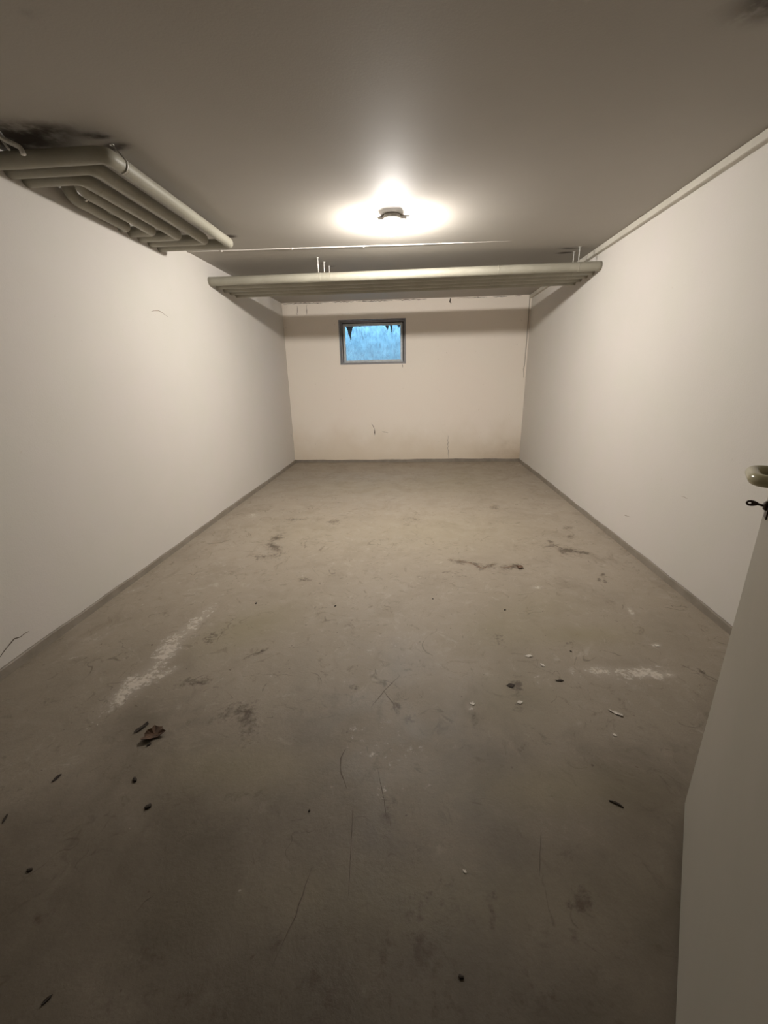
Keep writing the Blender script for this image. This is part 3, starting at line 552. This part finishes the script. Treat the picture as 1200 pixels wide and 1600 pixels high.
# hanger rods; their clamp rings are built as bands on the pipes
def hanger(x, y, zc, r, label, axis='x', lean=(0,0), group='hanger rods carrying the pipes'):
    root = empty('pipe_hanger', (x, y, ZC), label, 'hanger', group)
    bm = bmesh.new(); tube(bm, [(lean[0], lean[1], .0), (0, 0, zc+r*1.03-ZC)], .0045, 10); finish('rod', bm, M_ROD, root, smooth=True)
    bm = bmesh.new(); tube(bm, [(lean[0], lean[1], -.0005), (lean[0], lean[1], -.004)], .013, 14); finish('ceiling_plate', bm, M_ROD, root)
for x, y, w in ((-.875, FY[0], 'front'), (-.85, FY[1], 'second'), (-.83, FY[2], 'third')):
    hanger(x, y, FZ, FR, f'thin pale hanger rod left of the lamp holding the {w} crossing pipe')
for x, y, w in ((1.44, FY[0], 'front'), (1.445, FY[1], 'second')):
    hanger(x, y, FZ, FR, f'thin hanger rod by the right wall holding the {w} crossing pipe')
def strap(x, y, xc, label, d=1):
    root = empty('pipe_hanger', (x, y, ZC), label, 'hanger', 'hanger rods carrying the pipes')
    rr = LR*1.02+.003; P = [(0, 0, 0), (xc+d*rr-x, .004, LZ+.012-ZC), (xc+d*rr-x, .004, LZ-ZC)]
    for k in range(1, 7):
        a = math.radians(k*15); P.append((xc+d*rr*math.cos(a)-x, .004, LZ-rr*math.sin(a)-ZC))
    bm = bmesh.new(); tube(bm, P, .003, 8); finish('rod', bm, M_ROD, root, smooth=True)
    bm = bmesh.new(); tube(bm, [(0, 0, -.0005), (0, 0, -.004)], .010, 14); finish('ceiling_plate', bm, M_ROD, root)
strap(-1.385, 2.262, LX[0], 'thin bright hanger wire at the near corner of the outermost left pipe')
strap(-1.72, 2.53, LX[3], 'short bright hanger wire deep inside the upper left pipe bundle')
# small bracket stub near the left edge
root = empty('ceiling_bracket', (-1.74, 2.10, ZC), 'small bent metal bracket at the ceiling above the pipes, far left edge', 'bracket')
bm = bmesh.new(); tube(bm, fillet([(-.05, .01, 0), (-.03, .0, -.03), (.06, -.02, -.075), (.065, -.02, -.10)], .015, 4), .010, 12); finish('arm', bm, M_ROD, root, smooth=True)
bm = bmesh.new(); tube(bm, [(-.085, .05, -.0), (-.02, .01, -.065)], .005, 10); finish('screw', bm, M_ROD, root, smooth=True)

# ---------------------------------------------------------------- ceiling lamp
LPX, LPY = -.151, 3.325
lamp = empty('ceiling_lamp', (LPX, LPY, ZC), 'small round lit bulkhead lamp with glass jar on the ceiling', 'lamp')
bm = bmesh.new(); lathe(bm, [(.056, 0), (.058, -.004), (.058, -.014), (.052, -.017)], 40); finish('base', bm, M_CERAM, lamp, smooth=False)
bm = bmesh.new(); lathe(bm, [(.060, -.013), (.064, -.015), (.064, -.022), (.061, -.025), (.057, -.025)], 40); finish('retaining_ring', bm, M_CERAM, lamp)
for s, ang, wd in ((-1, 166, .010), (1, 16, .016)):
    bm = bmesh.new(); lo, hi = ((.056, -wd, -.024), (.100, wd, -.0008)); M = Matrix.Rotation(math.radians(ang), 4, 'Z')
    boxbm(bm, lo, hi, .004, M); ear = finish('screw_lug', bm, M_CERAM, lamp)
    bm = bmesh.new(); q = M @ Vector((.086, 0, 0)); lathe(bm, [(.006, -.0235), (.006, -.027), (.003, -.028)], 16, (q.x, q.y, 0)); finish('screw', bm, M_ROD, ear)
M = Matrix.Rotation(math.radians(42), 4, 'Z')
bm = bmesh.new(); tube(bm, [M @ Vector((.050, 0, -.014)), M @ Vector((.078, 0, -.014)), M @ Vector((.079, 0, -.014)), M @ Vector((.098, 0, -.014))], .012, 18, radii=[.0125, .0125, .009, .009]); finish('cable_gland', bm, M_CERAM, lamp, smooth=True)
bm = bmesh.new(); lathe(bm, [(.055, -.024), (.058, -.04), (.059, -.058), (.055, -.08), (.046, -.098), (.033, -.113), (.016, -.122), (.004, -.125)], 80, rib=.018, nrib=20)
finish('glass_jar', bm, M_JAR, lamp, smooth=True)
# flattened bulb, its shape and slant made up to send light towards the window wall
TB = Matrix.Translation((0, 0, -.052)) @ Matrix.Rotation(math.radians(28), 4, 'X')
bm = bmesh.new(); lathe(bm, [(.012, -.012), (.022, -.014), (.031, -.020), (.036, -.029), (.035, -.035), (.028, -.042), (.015, -.046), (.003, -.0465)], 32)
for v in bm.verts: v.co = TB @ v.co
finish('bulb', bm, M_BULB, lamp, smooth=True)
bm = bmesh.new(); lathe(bm, [(.018, .030), (.018, .004), (.017, -.0115)], 24)
for v in bm.verts: v.co = TB @ v.co
finish('bulb_socket', bm, M_CERAM, lamp)
# unseen white dish added above the bulb to cut light on the ceiling
bm = bmesh.new(); lathe(bm, [(.017, -.0085), (.034, -.0095), (.043, -.0165), (.0425, -.0175), (.033, -.0110), (.017, -.0100)], 32)
for v in bm.verts: v.co = TB @ v.co
finish('added_reflector', bm, M_CERAM, lamp)

# ---------------------------------------------------------------- open door on the right
DA = Vector((.845, 1.027, 0)); Dd = Vector((-.528, -.849, 0)).normalized(); Dn = Vector((-.849, .528, 0)).normalized()
door = empty('door_1', DA + Vector((0, 0, .012)), None, None); door['kind'] = 'structure'
DM = Matrix((Dd, -Dn, Vector((0,0,1)))).transposed().to_4x4()    # local x along leaf from free edge, y into leaf, z up
box('door_leaf', (0, 0, 0), (.965, .042, 2.03), M_DOOR, door, .004, DM)
box('lock_plate', (-.0015, .010, .93), (.0008, .032, 1.16), M_DARKMETAL, door, 0, DM)
def dtube(name, pts, r, mat, parent, seg=20, radii=None, cap=True):
    bm = bmesh.new(); tube(bm, pts, r, seg, cap, radii)
    for v in bm.verts: v.co = DM @ v.co
    return finish(name, bm, mat, parent, smooth=True)
hz = 1.077
dtube('handle_rose', [(.052, .0005, hz-.012), (.052, -.006, hz-.012), (.052, -.009, hz-.012)], .026, M_NYLON, door, 28, radii=[.026, .026, .022])
hp = fillet([(.052, -.004, hz-.012), (.052, -.047, hz-.012), (.175, -.047, hz-.012), (.175, -.012, hz-.012)], [.032, .03], 14)
hd = dtube('door_handle', hp, .0130, M_NYLON, door, 24)
kz = hz-.092
box('key_plate', (.036, -.003, kz-.030), (.068, .001, kz+.022), M_DARKMETAL, door, .0015, DM)
dtube('key_rose', [(.052, .0005, kz), (.052, -.007, kz), (.052, -.010, kz)], .010, M_DARKMETAL, door, 24, radii=[.012, .011, .008])
key = dtube('key', [(.052, .0, kz), (.052, -.012, kz), (.052, -.017, kz+.001), (.052, -.021, kz+.002)], .0028, M_DARKMETAL, door, 14)
# flat oval key bow with a small hole near its far end
bm = bmesh.new(); N = 32; loops = []
for dx_, sc_ in ((-.0016, .96), (.0016, .96)):
    outer, inner = [], []
    for k in range(N):
        a = 2*math.pi*k/N; yy, zz = -.0300+.0120*math.cos(a), kz+.0025+.0068*math.sin(a)*(1-.25*math.cos(a))
        outer.append(bm.verts.new(DM @ Vector((.052+dx_, yy, zz))))
        inner.append(bm.verts.new(DM @ Vector((.052+dx_, -.0350+.0030*math.cos(a), kz+.0028+.0022*math.sin(a)))))
    loops.append((outer, inner))
(o0, i0), (o1, i1) = loops
for k in range(N):
    j = (k+1) % N
    bm.faces.new((o0[k], o0[j], i0[j], i0[k])); bm.faces.new((o1[k], i1[k], i1[j], o1[j]))
    bm.faces.new((o0[k], o1[k], o1[j], o0[j])); bm.faces.new((i0[k], i0[j], i1[j], i1[k]))
bmesh.ops.recalc_face_normals(bm, faces=bm.faces[:]); finish('key_bow', bm, M_DARKMETAL, key)

# ---------------------------------------------------------------- debris on the floor
def flake(name, x, y, r, mat, label, cat, kind, group=None, ang=None):
    bm = bmesh.new(); ang = rng.uniform(0, 6.28) if ang is None else ang
    asp = {'leaf': .75, 'crumb': .6, 'chip': .7, 'sliver': .28, 'twig': .16}[kind]
    th = {'leaf': .0015, 'crumb': r*.35, 'chip': .0012, 'sliver': .0015, 'twig': .0035}[kind]
    curl = {'leaf': .35, 'crumb': .1, 'chip': .10, 'sliver': .15, 'twig': .02}[kind]
    n = 18; cs, sn = math.cos(ang), math.sin(ang)
    radii = [rng.uniform({'leaf': .5, 'chip': .45}.get(kind, .72), 1.1) for _ in range(n)]
    top = []; bot = []; mid = []
    for k in range(n):
        a = 2*math.pi*k/n
        for f, L in ((1.0, top), (.5, mid)):
            u, v = r*f*radii[k]*math.cos(a), r*f*asp*radii[k]*math.sin(a)
            if kind == 'twig': v += .25*r*(u/r)**2
            z = curl*r*f*f*abs(math.sin(a*1.5+ang)) + (th if f == 1 else th*1.3)
            L.append(bm.verts.new((u*cs-v*sn, u*sn+v*cs, z + .0008)))
        u, v = r*radii[k]*math.cos(a), r*asp*radii[k]*math.sin(a)
        if kind == 'twig': v += .25*r*(u/r)**2
        bot.append(bm.verts.new((u*cs-v*sn, u*sn+v*cs, .0003 + (0 if kind in ('crumb', 'twig') else curl*r*abs(math.sin(a*1.5+ang))))))
    c = bm.verts.new((0, 0, .0008+th*(1.8 if kind == 'crumb' else 1.0))); cb = bm.verts.new((0, 0, .0002))
    for k in range(n):
        j = (k+1) % n
        bm.faces.new((top[k], top[j], mid[j], mid[k])); bm.faces.new((mid[k], mid[j], c))
        bm.faces.new((bot[k], bot[j], top[j], top[k])); bm.faces.new((bot[j], bot[k], cb))
    bmesh.ops.recalc_face_normals(bm, faces=bm.faces[:])
    o = finish(name, bm, mat, None, smooth=(kind == 'crumb')); o.location = (x, y, 0)
    return tag(o, label, cat, group)
LF = 'dead_leaf'; CR = 'floor_crumb'; CH = 'paint_chip'
L_ = [
 (-.998, 1.214, .046, M_LEAF, 'largest crumpled brown dead leaf, on the floor toward the left wall', 'leaf', 'leaf', LF),
 (-1.069, 1.245, .031, M_CRUMB, 'dark pointed scrap just left of the crumpled brown leaf', 'scrap', 'sliver', 'floor_scrap'),
 (-.992, 1.167, .014, M_CRUMB, 'tiny dark crumb right below the crumpled brown leaf', 'crumb', 'crumb', CR),
 (-.953, 1.025, .018, M_CRUMB, 'upper of two dark crumbs in line below the brown leaf', 'crumb', 'crumb', CR),
 (-.849, .935, .019, M_CRUMB, 'lower of two dark crumbs in line below the brown leaf', 'crumb', 'crumb', CR),
 (-1.231, 1.018, .018, M_CRUMB, 'thin dark sliver on bare floor left of the two crumbs', 'scrap', 'sliver', 'floor_scrap'),
 (-1.281, .874, .015, M_CRUMB, 'dark sliver at the left edge of the view', 'scrap', 'sliver', 'floor_scrap'),
 (-1.076, .741, .013, M_CRUMB, 'lone dark crumb on the dim floor at lower left', 'crumb', 'crumb', CR),
 (-.81, .498, .012, M_CRUMB, 'dark splinter nearest the camera at the lower left corner', 'scrap', 'sliver', 'floor_scrap'),
 (.744, 2.746, .034, M_RUST, 'rusty brown clump at the right end of the floor crack', 'clump', 'leaf', 'rusty_clump'),
 (.424, 1.545, .025, M_CRUMB, 'dark flake among the white paint chips right of centre', 'flake', 'chip', 'dark_flake'),
 (.645, 1.587, .018, M_CRUMB, 'small black curved scrap right of the white paint chips', 'scrap', 'sliver', 'floor_scrap'),
 (.64, 1.024, .022, M_CRUMB, 'short black twig on the floor near the open door', 'twig', 'twig', 'twig'),
 (.768, 1.801, .010, M_CRUMB, 'small dark crumb above the long pale scrape at right', 'crumb', 'crumb', CR),
 (.108, .59, .011, M_CRUMB, 'dark crumb closest to the camera near the bottom centre', 'crumb', 'crumb', CR),
 (-.958, 2.201, .013, M_CRUMB, 'tiny dark crumb on the lit floor above the pale left streak', 'crumb', 'crumb', CR),
 (-.467, 2.187, .013, M_CRUMB, 'tiny dark crumb on the lit floor left of centre', 'crumb', 'crumb', CR),
 (.527, 2.177, .013, M_CRUMB, 'tiny dark crumb below the rusty clump', 'crumb', 'crumb', CR),
 (.116, 2.289, .010, M_CRUMB, 'tiny dark crumb on the floor beneath the lamp, right of centre', 'crumb', 'crumb', CR),
 (-.328, .95, .008, M_CRUMB, 'tiny dark crumb just left of the long hairline crack', 'crumb', 'crumb', CR),
 (.555, 1.758, .024, M_CHIP, 'white paint chip farthest from the camera in the chip cluster', 'paint chip', 'chip', CH),
 (.602, 1.689, .017, M_CHIP, 'small white paint chip just right and below the farthest one', 'paint chip', 'chip', CH),
 (.243, 1.431, .017, M_CHIP, 'white paint chip leftmost of the cluster, above a dark streak', 'paint chip', 'chip', CH),
 (.439, 1.447, .018, M_CHIP, 'white paint chip directly below the dark flake', 'paint chip', 'chip', CH),
 (.808, 1.405, .028, M_CHIP, 'long narrow white paint chip below the pale scrape at right', 'paint chip', 'sliver', CH),
 (.141, .805, .008, M_CHIP, 'tiny white paint chip alone on the dim floor near bottom centre', 'paint chip', 'chip', CH),
 (1.204, 1.864, .018, M_CHIP, 'pale paint chip on clean floor near the right baseboard', 'paint chip', 'chip', CH),
 (.753, 1.295, .011, M_CHIP, 'small white paint chip nearest below the long narrow one', 'paint chip', 'chip', CH),
]
for x, y, r, m, lab, cat, kind, nm in L_:
    r *= .62 if kind == 'crumb' else .8 if kind == 'chip' else 1.0
    flake(nm, x, y, r, m, lab, cat, kind, ang=(2.6 if nm == 'twig' else (-.6 if kind == 'sliver' and x > .7 else None)))
